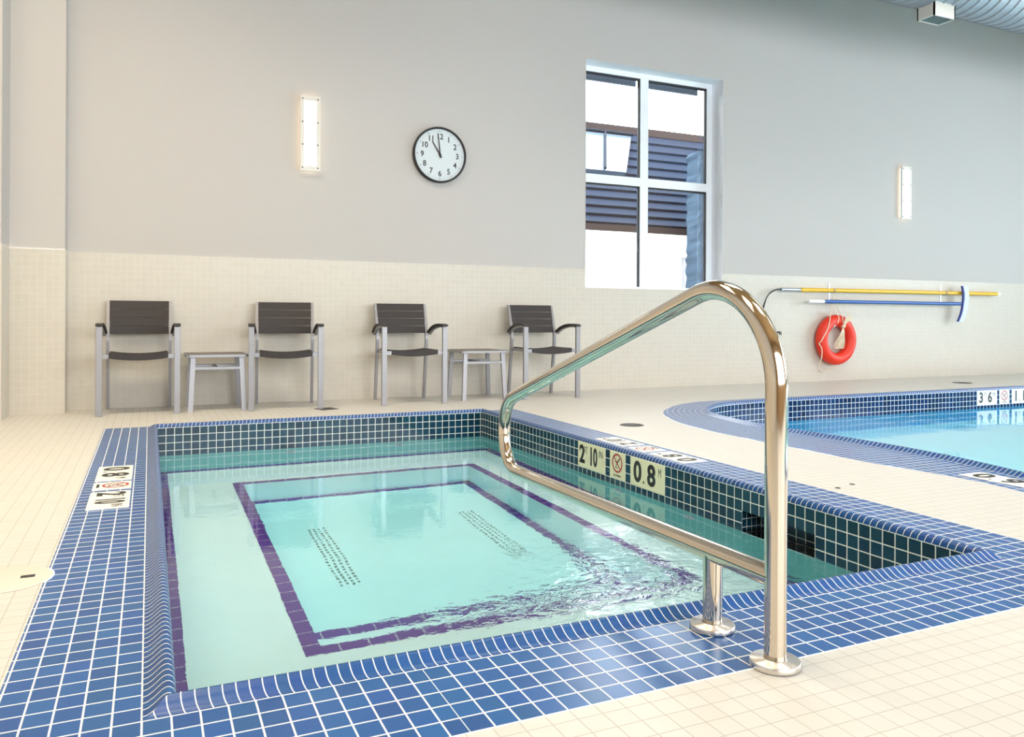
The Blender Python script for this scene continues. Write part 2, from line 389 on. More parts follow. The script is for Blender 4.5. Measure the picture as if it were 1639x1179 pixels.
# stepped pier at the left end of the back wall
mb = MB()
def pier(x0, x1, y0, y1, front=True):
    for z0, z1, mi in ((0, WT, 1), (WT, CEIL, 0)):
        d = 0.004 if mi else 0
        P = [(x0, y0 - d, z0), (x1 + d, y0 - d, z0), (x1 + d, y0 - d, z1), (x0, y0 - d, z1)]; mb.face(P, [(p[0] / 0.0508, p[2] / 0.0508) for p in P], mi)
        P = [(x1 + d, y0 - d, z0), (x1 + d, y1, z0), (x1 + d, y1, z1), (x1 + d, y0 - d, z1)]; mb.face(P, [(p[1] / 0.0508, p[2] / 0.0508) for p in P], mi)
pier(-0.955, -0.583, 5.36, YW); pier(RX0, -0.948, 5.0, 5.36)
structure(mb.build('wall_pillar', [M['paint'], M['walltile']]))
mb = MB()
for z0, z1, mi in ((0, WT, 1), (WT, CEIL, 0)):
    P = [(RX0, RY0, z0), (RX0, 5.0, z0), (RX0, 5.0, z1), (RX0, RY0, z1)]; mb.face(P, [(p[1] / 0.0508, p[2] / 0.0508) for p in P], mi)
structure(mb.build('wall_left', [M['paint'], M['walltile']]))
mb = MB()
for (x0, x1, z0, z1) in ((RX0, -0.75, 0, CEIL), (-0.75, 7.75, 0, 0.8), (-0.75, 7.75, 3.8, CEIL), (7.75, RX1, 0, CEIL)):
    P = [(x0, RY0, z0), (x0, RY0, z1), (x1, RY0, z1), (x1, RY0, z0)]; mb.face(P, [(p[0] / 0.0508, p[2] / 0.0508) for p in P], 0)
structure(mb.build('wall_front', [M['tanwall'], M['walltile']]))
mb = MB()
for (y0, y1, z0, z1) in ((RY0, -4.0, 0, CEIL), (-4.0, 3.0, 0, 0.9), (-4.0, 3.0, 3.9, CEIL), (3.0, YW, 0, CEIL)):
    P = [(RX1, y0, z0), (RX1, y0, z1), (RX1, y1, z1), (RX1, y1, z0)]; mb.face(P, [(p[1] / 0.0508, p[2] / 0.0508) for p in P], 0)
structure(mb.build('wall_right', [M['paint'], M['walltile']]))
mb = MB(); mb.face([(RX0, RY0, CEIL), (RX0, YW, CEIL), (RX1, YW, CEIL), (RX1, RY0, CEIL)])
structure(mb.build('ceiling', M['ceiling']))
for x, y in CEIL_LIGHTS:
    o = MB().box((-1.15, -0.60, -0.05), (1.15, 0.60, 0)).build('ceiling_light', M['white'], loc=(x, y, CEIL - 0.001))
    tag(o, 'long flat ceiling light over the pool deck', 'light', 'ceiling lights above the pools')
# unseen window frames of the near and right walls
for k, (p0, p1, ax) in enumerate((((-0.75, RY0, 0.8), (7.75, RY0, 3.8), 0), ((RX1, -4.0, 0.9), (RX1, 3.0, 3.9), 1))):
    mb = MB(); L = p1[ax] - p0[ax]
    def bar(a0, a1, z0, z1):
        lo = [p0[0] - 0.05, p0[1] - 0.05, z0]; hi = [p0[0] + 0.05, p0[1] + 0.05, z1]; lo[ax] = p0[ax] + a0; hi[ax] = p0[ax] + a1; mb.box(lo, hi)
    for q in range(6): bar(q * L / 5 - 0.04, q * L / 5 + 0.04, p0[2], p1[2])
    for z in (p0[2], p1[2] - 0.08, 2.3): bar(0, L, z, z + 0.08)
    lo = [p0[0] - 0.09, p0[1] - 0.09, p0[2]]; hi = [p0[0] - 0.07, p0[1] - 0.07, p1[2]]
    if ax: lo[0], hi[0] = p0[0] + 0.07, p0[0] + 0.09
    lo[ax] = p0[ax]; hi[ax] = p1[ax]; mb.box(lo, hi, mi=1)      # opaque white sheet added to keep sky light out of the room
    structure(mb.build('window_%d' % (k + 2), [M['frame'], M['white']]))

# ------------------------------------------------------------------ back window
wn = structure(thing('window_1', 'white framed four pane window looking out on a grey sided building', 'window'))
YF = YW + 0.19
mb = MB()
XM0, XM1, ZM0, ZM1 = 4.925, 5.03, 2.200, 2.293
za, zz_ = WZ0 + 0.03, WZ1 - 0.055; xa, xb = WX0 + 0.075, WX1 - 0.075
for lo, hi in (((WX0, WZ0), (WX1, za)), ((WX0, zz_), (WX1, WZ1)), ((WX0, za), (xa, zz_)), ((xb, za), (WX1, zz_)),
               ((XM0, za), (XM1, zz_)), ((xa, ZM0), (XM0, ZM1)), ((XM1, ZM0), (xb, ZM1))):
    mb.box((lo[0], YF, lo[1]), (hi[0], YF + 0.06, hi[1]))
mb.build('window_frame', M['frame'], wn)
for (x0, x1) in ((WX0 + 0.075, XM0), (XM1, WX1 - 0.075)):
    for (z0, z1) in ((WZ0 + 0.03, ZM0), (ZM1, WZ1 - 0.055)):
        g = MB(); t = 0.012
        g.box((x0, YF + 0.015, z0), (x0 + t, YF + 0.045, z1)); g.box((x1 - t, YF + 0.01, z0), (x1, YF + 0.045, z1))
        g.box((x0 + t, YF + 0.015, z1 - t * 1.6), (x1 - t, YF + 0.045, z1)); g.build('gasket', M['dark'], wn)
        MB().box((x0, YF + 0.034, z0), (x1, YF + 0.038, z1)).build('pane', M['glass'], wn)
sh = MB()
for (x0, x1) in ((WX0 + 0.087, XM0 - 0.012), (XM1, WX1 - 0.15)):
    sh.box((x0, YF + 0.07, WZ1 - 0.125), (x1, YF + 0.10, WZ1 - 0.05))
sh.build('shade_roll', plain('shade_roll_grey', srgb(96, 104, 124), 0.6), wn)

# ------------------------------------------------------------------ outside
YB = 7.8
def siding_mat():
    mt, n, l = new_mat('lap_siding'); b = n['Principled BSDF']; b.inputs['Roughness'].default_value = 0.9; b.inputs['Specular IOR Level'].default_value = 0.02
    b.inputs['Base Color'].default_value = srgb(78, 84, 100)
    nz = n.new('ShaderNodeTexNoise'); nz.inputs['Scale'].default_value = 4
    mr = n.new('ShaderNodeMix'); mr.data_type = 'RGBA'; mr.inputs['A'].default_value = srgb(20, 28, 42); mr.inputs['B'].default_value = srgb(25, 33, 48)
    l.new(nz.outputs['Fac'], mr.inputs['Factor']); l.new(mr.outputs['Result'], b.inputs['Base Color'])
    return mt
bd = thing('outside_building', 'grey building with horizontal lap siding seen through the window', 'building', (0, 0, 0))
mb = MB()
LAPS = [(7.8, 2.03), (8.047, 2.182), (8.306, 2.343), (8.581, 2.512), (8.87, 2.691), (9.177, 2.88), (9.502, 3.081), (9.847, 3.294), (10.215, 3.521), (10.606, 3.763), (11.025, 4.021), (11.473, 4.298)]
for (y0, z0), (y1, z1) in zip(LAPS, LAPS[1:]):      # overlapping metal courses of the sloping roof
    mb.face([(0, y0 - 0.02, z0 + 0.035), (26, y0 - 0.02, z0 + 0.035), (26, y1, z1), (0, y1, z1)]); mb.face([(0, y0, z0), (26, y0, z0), (26, y0 - 0.02, z0 + 0.035), (0, y0 - 0.02, z0 + 0.035)])
mb.build('siding', siding_mat(), bd)
MB().box((0, 11.45, 4.298), (26, 11.72, 4.444)).box((0, YB - 0.06, 1.946), (26, YB + 0.1, 2.03)).build('fascia', plain('taupe_fascia', srgb(40, 34, 36), 0.8, spec=0.05), bd)
MB().box((0, YB + 0.02, -0.6), (26, YB + 0.2, 1.946)).build('lower_wall', plain('white_stucco', srgb(246, 244, 246), 0.8, noise=0.02, nscale=4), bd)
gl = plain('pale_glazing', srgb(52, 66, 82), 0.4, spec=0.15)
mb = MB(); G4_ = [(2.5, 9.419, 3.03), (7.049, 9.419, 3.03), (8.223, 11.096, 4.065), (3.0, 11.096, 4.065)]; up = Vector((0, -0.05, 0.08))
mb.face([Vector(p) + up for p in G4_]); 
for a_, b_ in ((0, 1), (1, 2), (2, 3)): mb.face([Vector(G4_[a_]), Vector(G4_[b_]), Vector(G4_[b_]) + up, Vector(G4_[a_]) + up])
gz = mb.build('glazing', gl, bd)
mb = MB(); up2 = Vector((0, -0.07, 0.11))
mb.tube([Vector((6.64, 9.419, 3.03)) + up2, Vector((7.648, 11.096, 4.065)) + up2], 0.022, 8); mb.tube([Vector((3.0, 11.1, 4.07)) + up2, Vector((8.25, 11.1, 4.07)) + up2], 0.03, 8)
mb.build('mullion', plain('dark_mullion', srgb(16, 24, 34), 0.8, spec=0.05), gz)
mb = MB()
for k in range(9): mb.box((6.547 + k * 0.09, YB - 0.01, 0.9), (6.553 + k * 0.09, YB + 0.025, 1.61))
mb.box((6.547, YB - 0.01, 1.61), (7.288, YB + 0.025, 1.617)); mb.box((5.419, YB - 0.01, 1.36), (6.063, YB + 0.025, 1.37))
for k in range(8): mb.box((5.419 + k * 0.084, YB - 0.01, 0.9), (5.425 + k * 0.084, YB + 0.025, 1.56))
mb.build('fence_grid', plain('pale_grey_metal', srgb(150, 150, 156), 0.6), bd)
st = MB(); rows = []
for j in range(60):
    z = -0.6 + j * 0.062
    r_ = lambda: random.uniform(-.02, .02)
    rows.append([Vector((6.915 + r_(), 7.3 + r_(), z)), Vector((7.02 + r_(), 7.28, z)), Vector((7.3, 7.28 + r_(), z)), Vector((7.3, 7.6, z)), Vector((6.92 + r_(), 7.6, z))])
st.grid(rows, close_u=True, smooth=False)
tag(st.build('stone_column', plain('blue_grey_stone', srgb(48, 62, 76), 0.9, spec=0.05, noise=0.5, nscale=7)), 'rough blue grey stone column outside the right pane of the window', 'column')
mb = MB(); mb.face([(-30, YW + 0.4, -0.6), (60, YW + 0.4, -0.6), (60, 60, -0.6), (-30, 60, -0.6)])
structure(mb.build('ground_outside', plain('pale_ground', srgb(236, 236, 240), 0.9, noise=0.03)))

# ------------------------------------------------------------------ hot tub
tub = thing('hot_tub', 'square sunken hot tub rimmed with blue tile, with a steel grab rail', 'hot tub', (0, 0, 0))
def quad(mb, x0, x1, y0, y1, z, pu, pv, ou=0.0, ov=0.0, mi=0):
    P = [(x0, y0, z), (x1, y0, z), (x1, y1, z), (x0, y1, z)]
    mb.face(P, [((p[0] - ou) / pu, (p[1] - ov) / pv) for p in P], mi)
mb = MB(); zb = 0.0005
xcut = 10.73 * PU - 0.27 * PU + 0.27 * PU
def quad_poly(mb, pts, z, pu, pv): mb.face([(p[0], p[1], z) for p in pts], [(p[0] / pu, p[1] / pv) for p in pts])
# left border, notched round the skimmer lid
na = [p for p in notch]
lo_y, hi_y = na[-1][1], na[0][1]
quad(mb, BX0, TX0, hi_y + 0.0, TY1, zb, PU, PV); quad(mb, BX0, TX0, BY0, lo_y, zb, PU, PV)
quad_poly(mb, [(BX0, lo_y)][:0] + [(TX0, lo_y), (TX0, hi_y)] + na, zb, PU, PV)
quad(mb, TX0, xcut, BY0, TY0, zb, PU, PV)
quad(mb, xcut, TX1, BY0, TY0, zb, PU, PV, ou=0.73 * PU)
quad(mb, TX1, BX1, BY0, TY1, zb, PU * 0.988, PV, ou=TX1)
quad(mb, BX0, BX1, TY1, BY1, zb, PU, 0.06)
mb.build('tile_border', M['bandtile'], tub)
# raised finger-grip coping, mitred at the corners
PROF = [(0.0, 0.0005), (0.010, 0.0015), (0.020, 0.0065), (0.029, 0.0135), (0.037, 0.0195), (0.044, 0.0225), (0.050, 0.0220), (0.056, 0.0180), (0.060, 0.0110), (0.062, 0.0020), (0.062, CB)]
pl = [0]
for i in range(1, len(PROF)): pl.append(pl[-1] + math.dist(PROF[i], PROF[i - 1]))
pl = [q / pl[-1] for q in pl]
mb = MB()
for (a, b, pit, dirn) in (((TX0, TY0), (TX1, TY0), PU / 2, (0, 1)), ((TX1, TY0), (TX1, TY1), PV / 2, (-1, 0)), ((TX1, TY1), (TX0, TY1), PU / 2, (0, -1)), ((TX0, TY1), (TX0, TY0), PV / 2, (1, 0))):
    A, B = Vector(a), Vector(b); t = (B - A).normalized(); L = (B - A).length; d = Vector(dirn); rows = []; uvs = []
    N = 24
    for k in range(N + 1):
        r = []; uv = []
        for (pw, pz), v in zip(PROF, pl):
            s0 = pw + (L - 2 * pw) * k / N
            # coping joints lean a little, as the hand-set tiles do
            p = A + t * s0 + d * pw
            r.append((p.x, p.y, pz)); uv.append(((s0 + 0.008 * math.sin(v * PI * 1.0)) / pit, v))
        rows.append(r); uvs.append(uv)
    rows = [list(x) for x in zip(*rows)]; uvs = [list(x) for x in zip(*uvs)]
    mb.grid(rows, uvs, smooth=True)
mb.build('coping', M['coping'], tub)
# tiled upper wall, four rows, with the skimmer mouth in the right side
ZT = CB - 4 * WP
SK0, SK1, SKT, SKB = 0.7455, 1.174, CB - 2 * WP + 0.004, CB - 4 * WP
mb = MB()
def vq(mb, p0, p1, z0, z1, org, pit=0.0533, mi=0):
    L0 = math.hypot(p0[0] - org[0], p0[1] - org[1]) / pit; L1 = L0 + math.dist(p0, p1) / pit if math.dist(p1, org) > math.dist(p0, org) else L0 - math.dist(p0, p1) / pit
    mb.face([(*p0, z0), (*p1, z0), (*p1, z1), (*p0, z1)], [(L0, (z0 - CB) / WP), (L1, (z0 - CB) / WP), (L1, (z1 - CB) / WP), (L0, (z1 - CB) / WP)], mi)
vq(mb, (IX0, IY1), (IX1, IY1), ZT, CB, (IX0 - 0.0, IY1)); vq(mb, (IX0, IY0), (IX0, IY1), ZT, CB, (IX0, IY0)); vq(mb, (IX1, IY0), (IX0, IY0), ZT, CB, (IX1, IY0))
ro = (IX1, 0.7989 - 15 * 0.0533)
vq(mb, (IX1, SK1), (IX1, IY1), ZT, CB, ro); vq(mb, (IX1, IY0), (IX1, SK0), ZT, CB, ro); vq(mb, (IX1, SK0), (IX1, SK1), SKT, CB, ro)
mb.build('tiled_wall', M['innertile'], tub)
sk = MB(); XS = IX1 + 0.11
sk.face([(XS, SK0, -0.4), (XS, SK1, -0.4), (XS, SK1, SKT), (XS, SK0, SKT)], [(SK0 / .0533, -8), (SK1 / .0533, -8), (SK1 / .0533, 0), (SK0 / .0533, 0)])
for yy in (SK0, SK1): sk.face([(IX1, yy, -0.4), (XS, yy, -0.4), (XS, yy, SKT), (IX1, yy, SKT)], [(0, -8), (4, -8), (4, 0), (0, 0)])
sk.face([(IX1, SK0, SKT), (IX1, SK1, SKT), (XS, SK1, SKT), (XS, SK0, SKT)], [(0, 0), (0, 8), (4, 8), (4, 0)])
sk.face([(IX1, SK0, -0.4), (XS, SK0, -0.4), (XS, SK1, -0.4), (IX1, SK1, -0.4)], [(0, 0), (4, 0), (4, 8), (0, 8)])
sk.build('skimmer_mouth', M['innertile'], tub)
# plaster basin: bench all round, an extra step at the front, floor
ZB, ZS, ZF = -0.62, -0.83, -1.05
BXL, BXR, BYB, BYF, BYS = 0.54, 2.035, 3.52, 1.08, 1.39
IYB = 4.08
mb = MB()
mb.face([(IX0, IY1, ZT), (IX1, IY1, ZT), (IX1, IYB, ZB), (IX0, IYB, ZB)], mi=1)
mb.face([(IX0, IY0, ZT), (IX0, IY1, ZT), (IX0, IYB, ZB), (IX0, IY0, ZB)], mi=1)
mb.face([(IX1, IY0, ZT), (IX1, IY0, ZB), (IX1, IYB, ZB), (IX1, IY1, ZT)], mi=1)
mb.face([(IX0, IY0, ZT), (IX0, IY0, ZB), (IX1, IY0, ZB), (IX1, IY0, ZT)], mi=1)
mb.face([(IX1 - 0.001, SK0, ZT), (IX1 - 0.001, SK1, ZT), (IX1 - 0.001, SK1, ZT - 0.01), (IX1 - 0.001, SK0, ZT - 0.01)])
for (x0, x1, y0, y1, z) in ((IX0, BXL, IY0, IYB, ZB), (BXR, IX1, IY0, IYB, ZB), (BXL, BXR, BYB, IYB, ZB), (BXL, BXR, IY0, BYF, ZB), (BXL, BXR, BYF, BYS, ZS), (BXL, BXR, BYS, BYB, ZF)):
    quad(mb, x0, x1, y0, y1, z, 1, 1)
for (p0, p1, z0, z1) in (((BXL, BYF), (BXL, BYB), ZF, ZB), ((BXR, BYF), (BXR, BYB), ZF, ZB), ((BXL, BYB), (BXR, BYB), ZF, ZB), ((BXL, BYF), (BXR, BYF), ZS, ZB), ((BXL, BYS), (BXR, BYS), ZF, ZS)):
    mb.face([(*p0, z0), (*p1, z0), (*p1, z1), (*p0, z1)])
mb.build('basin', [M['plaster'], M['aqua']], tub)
S = 0.058
def strip(x0, x1, y0, y1, z):
    mb = MB(); along_x = (x1 - x0) > (y1 - y0)
    for zz in (z + 0.003,):
        P = [(x0, y0, zz), (x1, y0, zz), (x1, y1, zz), (x0, y1, zz)]
        mb.face(P, [((p[0] if along_x else p[1]) / 0.1, 0.5) for p in P])
    for P in ([(x0, y0), (x1, y0)], [(x1, y0), (x1, y1)], [(x1, y1), (x0, y1)], [(x0, y1), (x0, y0)]):
        mb.face([(*P[0], z), (*P[1], z), (*P[1], z + 0.003), (*P[0], z + 0.003)])
    mb.build('edge_tile_strip', M['purple'], tub)
strip(IX0, IX0 + S, IY0, IYB, ZB); strip(IX1 - S, IX1, IY0, IYB, ZB); strip(IX0, IX1, IYB - S, IYB, ZB); strip(IX0, IX1, IY0, IY0 + S, ZB)
strip(BXL - S, BXL, BYF - S, BYB + S, ZB); strip(BXR, BXR + S, BYF - S, BYB + S, ZB); strip(BXL, BXR, BYB, BYB + S, ZB); strip(BXL, BXR, BYF - S, BYF, ZB)
strip(BXL, BXR, BYS - S, BYS, ZS)
strip(BXL, BXL + S, BYS, BYB, ZF); strip(BXR - S, BXR, BYS, BYB, ZF); strip(BXL, BXR, BYB - S, BYB, ZF)
# round return fittings in the plaster below the tile line
def fitting(p, ax):
    M4 = Matrix.Translation(p) @ (Matrix.Rotation(-PI / 2, 4, 'Y') if ax == 'x' else Matrix.Rotation(PI / 2, 4, 'X'))
    mb = MB(); mb.lathe([(0.0, 0.002), (0.012, 0.002), (0.013, 0.012), (0.034, 0.012), (0.040, 0.0)], 24, M4, mi=0)
    mb.lathe([(0.0, 0.004), (0.0125, 0.004)], 24, M4, mi=1)
    mb.build('return_fitting', [M['silver'], M['black']], tub)
for y in (2.84, 2.20, 1.55): fitting((IX1, y, -0.30), 'x')
for x in (0.93, 1.73): fitting((x, IY1 - 0.04, -0.31), 'y')
# two slotted grates on the tub floor
for i, x in enumerate((0.86, 1.74)):
    mb = MB().box((x - 0.06, 1.98, ZF), (x + 0.06, 2.86, ZF + 0.004), mi=0)
    for c in range(4):
        for r in range(22):
            xx = x - 0.042 + c * 0.028; yy = 2.0 + r * 0.0385 + (0.012 if c % 2 else 0)
            mb.box((xx - 0.006, yy, ZF + 0.004), (xx + 0.006, yy + 0.022, ZF + 0.0048), mi=1)
    tag(mb.build('floor_grate', [M['plaster'], M['grille']]), ('slotted grate on the hot tub floor, the one nearer the left bench', 'slotted grate on the hot tub floor, the one nearer the handrail side')[i], 'grate', 'grates on the hot tub floor')
# water
def water_box(name, loop, z0, z1, mat):
    mb = MB(); n = len(loop); tri = tessellate_polygon([[Vector((p[0], p[1], 0)) for p in loop]])
    i = 0; mb.v = [(p[0], p[1], z1) for p in loop] + [(p[0], p[1], z0) for p in loop]
    area2 = sum(loop[k][0] * loop[(k + 1) % n][1] - loop[(k + 1) % n][0] * loop[k][1] for k in range(n))
    for t in tri:
        q = [loop[k] for k in t]; a = (q[1][0] - q[0][0]) * (q[2][1] - q[0][1]) - (q[1][1] - q[0][1]) * (q[2][0] - q[0][0])
        t = list(t) if a > 0 else list(t)[::-1]
        mb.f.append(tuple(t)); mb.f.append(tuple(n + k for k in t[::-1]))
    for k in range(n):
        k2 = (k + 1) % n; q = (k, n + k, n + k2, k2); mb.f.append(q if area2 > 0 else q[::-1])
    mb.uv = [[(0, 0)] * len(f) for f in mb.f]; mb.mi = [0] * len(mb.f); mb.sm = [False] * len(mb.f)
    return mb.build(name, mat)
e = 0.004
wl = [(IX0 - e, IY0 - e), (IX1 + e, IY0 - e), (IX1 + e, SK0), (XS - 0.001, SK0), (XS - 0.001, SK1), (IX1 + e, SK1), (IX1 + e, IY1 + e), (IX0 - e, IY1 + e)]
tag(water_box('hot_tub_water', wl, ZF - 0.05, ZW, M['tubwater']), 'clear pale turquoise water filling the square hot tub', 'water', kind='stuff')

# ------------------------------------------------------------------ swimming pool
pool = thing('swimming_pool', 'large swimming pool with curved blue tiled edge, at right', 'pool', (0, 0, 0))
mb = MB(); acc = 0; U = [0.0]
mid = [(a + b) / 2 for a, b in zip(pin, pout)]
for i in range(1, len(mid)): U.append(U[-1] + (mid[i] - mid[i - 1]).length)
for i in range(len(pin) - 1):
    w0 = (pout[i] - pin[i]).length; w1 = (pout[i + 1] - pin[i + 1]).length
    k0 = max(1, round(w0 / 0.052)); k1 = k0
    P = [(*pin[i], 0.0005), (*pout[i], 0.0005), (*pout[i + 1], 0.0005), (*pin[i + 1], 0.0005)]
    mb.face(P[::-1], [(U[i] / 0.0533, 0), (U[i] / 0.0533, w0 / 0.052), (U[i + 1] / 0.0533, w1 / 0.052), (U[i + 1] / 0.0533, 0)][::-1])
mb.build('tile_border', M['bandtile'], pool)
UI = [0.0]
for i in range(1, len(pin)): UI.append(UI[-1] + (pin[i] - pin[i - 1]).length)
rows = []; uvs = []
for (pw, pz), v in zip(PROF, pl):
    o2 = offset2(pin, pw); rows.append([(p.x, p.y, pz) for p in o2]); uvs.append([(u / 0.03, v) for u in UI])
MB().grid(rows[::-1], uvs[::-1]).build('coping', M['coping'], pool)
inn = offset2(pin, CW)
mb = MB()
for i in range(len(inn) - 1):
    a, b = inn[i], inn[i + 1]
    mb.face([(*b, ZT), (*a, ZT), (*a, CB), (*b, CB)], [(UI[i + 1] / 0.0533, -4), (UI[i] / 0.0533, -4), (UI[i] / 0.0533, 0), (UI[i + 1] / 0.0533, 0)])
mb.build('tiled_wall', M['poolinner'], pool)
PF = -1.15
mb = MB()
for i in range(len(inn) - 1):
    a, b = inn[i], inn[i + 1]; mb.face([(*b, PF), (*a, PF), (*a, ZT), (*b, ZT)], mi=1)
lp = [tuple(p) for p in inn] + [(RX1, -2.6)]
for t in tessellate_polygon([[Vector((p[0], p[1], 0)) for p in lp]]): mb.face([(lp[k][0], lp[k][1], PF) for k in t])
mb.face([(inn[-1][0], -2.6, PF), (RX1, -2.6, PF), (RX1, -2.6, 0), (inn[-1][0], -2.6, 0)])
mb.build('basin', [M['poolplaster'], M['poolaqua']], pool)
lw = [tuple(p) for p in offset2(pin, CW - 0.004)] + [(RX1 + 0.01, -2.61)]; lw[-2] = (lw[-2][0], -2.61)
tag(water_box('pool_water', lw, PF - 0.05, ZW, M['poolwater']), 'still bright blue water filling the large pool', 'water', kind='stuff')

# ------------------------------------------------------------------ depth marker tiles
def marker(kind, org, right, up, label, mat, wdt=0.318, hgt=0.150, group=None):
    """org: lower left corner on the surface; local axes right, up, out"""
    right, up = Vector(right), Vector(up); nrm = right.cross(up)
    root = thing('depth_marker_tile', label, 'depth marker', org, group=group)
    F = frame4((0, 0, 0), right, up)
    if kind == 'nd': wdt = 0.160
    MB().box((0, 0, -0.004), (wdt, hgt, 0.003), M4=F).build('tile', mat, root, bevel=0.001)
    mb = MB()
    def put(t, x, y, h, sx, bold=0.0, mi=0):
        me = text_mesh(t, 1.0, bold); k = h / 0.70; mb = MB(); q = wdt / 0.318 if kind != 'nd' else 1.0; x = x * q; sx = sx * q
        mb.mesh(me, F @ Matrix.Translation((x, y, 0.0034)) @ Matrix.Diagonal((k * sx, k, 1, 1))); bpy.data.meshes.remove(me)
        mb.build('numeral' if t.isdigit() else 'lettering', M['greyink'] if mi else M['ink'], root)
    if kind == '2ft10':
        put('2', 0.052, 0.030, 0.104, 0.88, 0.030); put('FT', 0.098, 0.088, 0.042, 0.62, 0, 1); put('10', 0.185, 0.030, 0.104, 0.64, 0.030); put('IN', 0.272, 0.088, 0.042, 0.80, 0.0, 1)
    elif kind == '3ft6':
        put('3', 0.060, 0.030, 0.106, 0.92, 0.030); put('FT', 0.122, 0.090, 0.042, 0.62, 0, 1); put('6', 0.200, 0.030, 0.106, 0.92, 0.030); put('IN', 0.265, 0.090, 0.042, 0.80, 0.0, 1)
    elif kind in ('0.8', '0.9', '1.1'):
        a, b = kind.split('.')
        put(a, 0.070, 0.028, 0.108, 0.98, 0.030); put('.', 0.128, 0.026, 0.080, 0.7, 0.01); put(b, 0.200, 0.028, 0.108, 0.98, 0.030); put('M', 0.276, 0.086, 0.044, 0.62, 0.0, 1)
    if kind == 'nd':
        n = 40; cx, cy, ro_, ri = 0.080, 0.090, 0.054, 0.044
        def P(x, y): return F @ Vector((x, y, 0.0040))
        for k in range(n):
            a, b = 2 * PI * k / n, 2 * PI * (k + 1) / n
            mb.face([P(cx + ri * math.cos(a), cy + ri * math.sin(a)), P(cx + ro_ * math.cos(a), cy + ro_ * math.sin(a)), P(cx + ro_ * math.cos(b), cy + ro_ * math.sin(b)), P(cx + ri * math.cos(b), cy + ri * math.sin(b))], mi=2)
        def bar(x0, y0, x1, y1, t, mi, dz=0.0):
            d = Vector((x1 - x0, y1 - y0)); nn = Vector((-d.y, d.x)).normalized() * t / 2
            mb.face([F @ Vector((x0 - nn.x, y0 - nn.y, 0.0036 + dz)), F @ Vector((x1 - nn.x, y1 - nn.y, 0.0036 + dz)), F @ Vector((x1 + nn.x, y1 + nn.y, 0.0036 + dz)), F @ Vector((x0 + nn.x, y0 + nn.y, 0.0036 + dz))], mi=mi)
        bar(cx - 0.034, cy + 0.034, cx + 0.034, cy - 0.034, 0.008, 2, 0.0003)
        bar(cx + 0.026, cy + 0.030, cx - 0.004, cy - 0.004, 0.009, 0); bar(cx - 0.004, cy - 0.004, cx - 0.016, cy - 0.024, 0.006, 0)
        bar(cx - 0.002, cy - 0.002, cx - 0.022, cy + 0.010, 0.005, 0); bar(cx - 0.018, cy - 0.026, cx + 0.014, cy - 0.026, 0.004, 0)
        put('NO DIVING', 0.080, 0.014, 0.012, 0.85, 0.0, 0)
        mb.build('no_diving_symbol', [M['ink'], M['greyink'], M['redink']], root)
    return root
XR = IX1 - 0.0005; zb0 = CB - 3 * WP + 0.002; HH = 3 * WP - 0.003
G1 = 'depth tiles in the hot tub wall'; G2 = 'depth tiles in the deck left of the hot tub'; G3 = 'depth tiles in the deck right of the hot tub'; G4 = 'depth tiles in the far pool wall'
marker('2ft10', (XR, 2.663, zb0), (0, -1, 0), (0, 0, 1), 'cream wall tile reading 2 FT 10 IN inside the hot tub', M['marker'], hgt=HH, group=G1)
marker('nd', (XR, 2.290, zb0), (0, -1, 0), (0, 0, 1), 'cream tile with red no diving circle set in the hot tub wall', M['marker'], hgt=HH, group=G1)
marker('0.8', (XR, 2.075, zb0), (0, -1, 0), (0, 0, 1), 'cream wall tile reading 0.8 M inside the hot tub', M['marker'], hgt=HH, group=G1)
marker('0.8', (-0.213, 2.797, 0.0005), (0, -1, 0), (1, 0, 0), 'white deck tile reading 0.8 M in the border left of the hot tub', M['markerwhite'], wdt=0.375, hgt=0.153, group=G2)
marker('nd', (-0.213, 2.385, 0.0005), (0, -1, 0), (1, 0, 0), 'white deck tile with red no diving circle left of the hot tub', M['markerwhite'], hgt=0.153, group=G2)
marker('2ft10', (-0.213, 2.172, 0.0005), (0, -1, 0), (1, 0, 0), 'white deck tile reading 2 FT 10 IN in the border left of the hot tub', M['markerwhite'], wdt=0.33, hgt=0.153, group=G2)
marker('0.8', (2.692, 1.757, 0.0005), (0, 1, 0), (-1, 0, 0), 'white deck tile reading 0.8 M in the border between hot tub and pool', M['markerwhite'], hgt=0.153, group=G3)
marker('nd', (2.692, 2.128, 0.0005), (0, 1, 0), (-1, 0, 0), 'white deck tile with no diving circle between hot tub and pool', M['markerwhite'], hgt=0.153, group=G3)
marker('2ft10', (2.692, 2.345, 0.0005), (0, 1, 0), (-1, 0, 0), 'white deck tile reading 2 FT 10 IN in the border between hot tub and pool', M['markerwhite'], hgt=0.153, group=G3)
YP = 4.05 - CW - 0.0005
marker('3ft6', (7.98, YP, zb0), (1, 0, 0), (0, 0, 1), 'white tile reading 3 FT 6 IN in the far wall of the pool', M['markerwhite'], hgt=HH, group=G4)
marker('nd', (8.336, YP, zb0), (1, 0, 0), (0, 0, 1), 'white tile with red no diving circle in the far pool wall', M['markerwhite'], hgt=HH, group=G4)
marker('1.1', (8.541, YP, zb0), (1, 0, 0), (0, 0, 1), 'white tile reading 1.1 M in the far wall of the pool', M['markerwhite'], hgt=HH, group=G4)
marker('0.9', (3.590, 0.985, 0.0005), (0, -1, 0), (1, 0, 0), 'white deck tile reading 0.9 M in the near edge of the pool', M['markerwhite'], wdt=0.34, hgt=0.153)

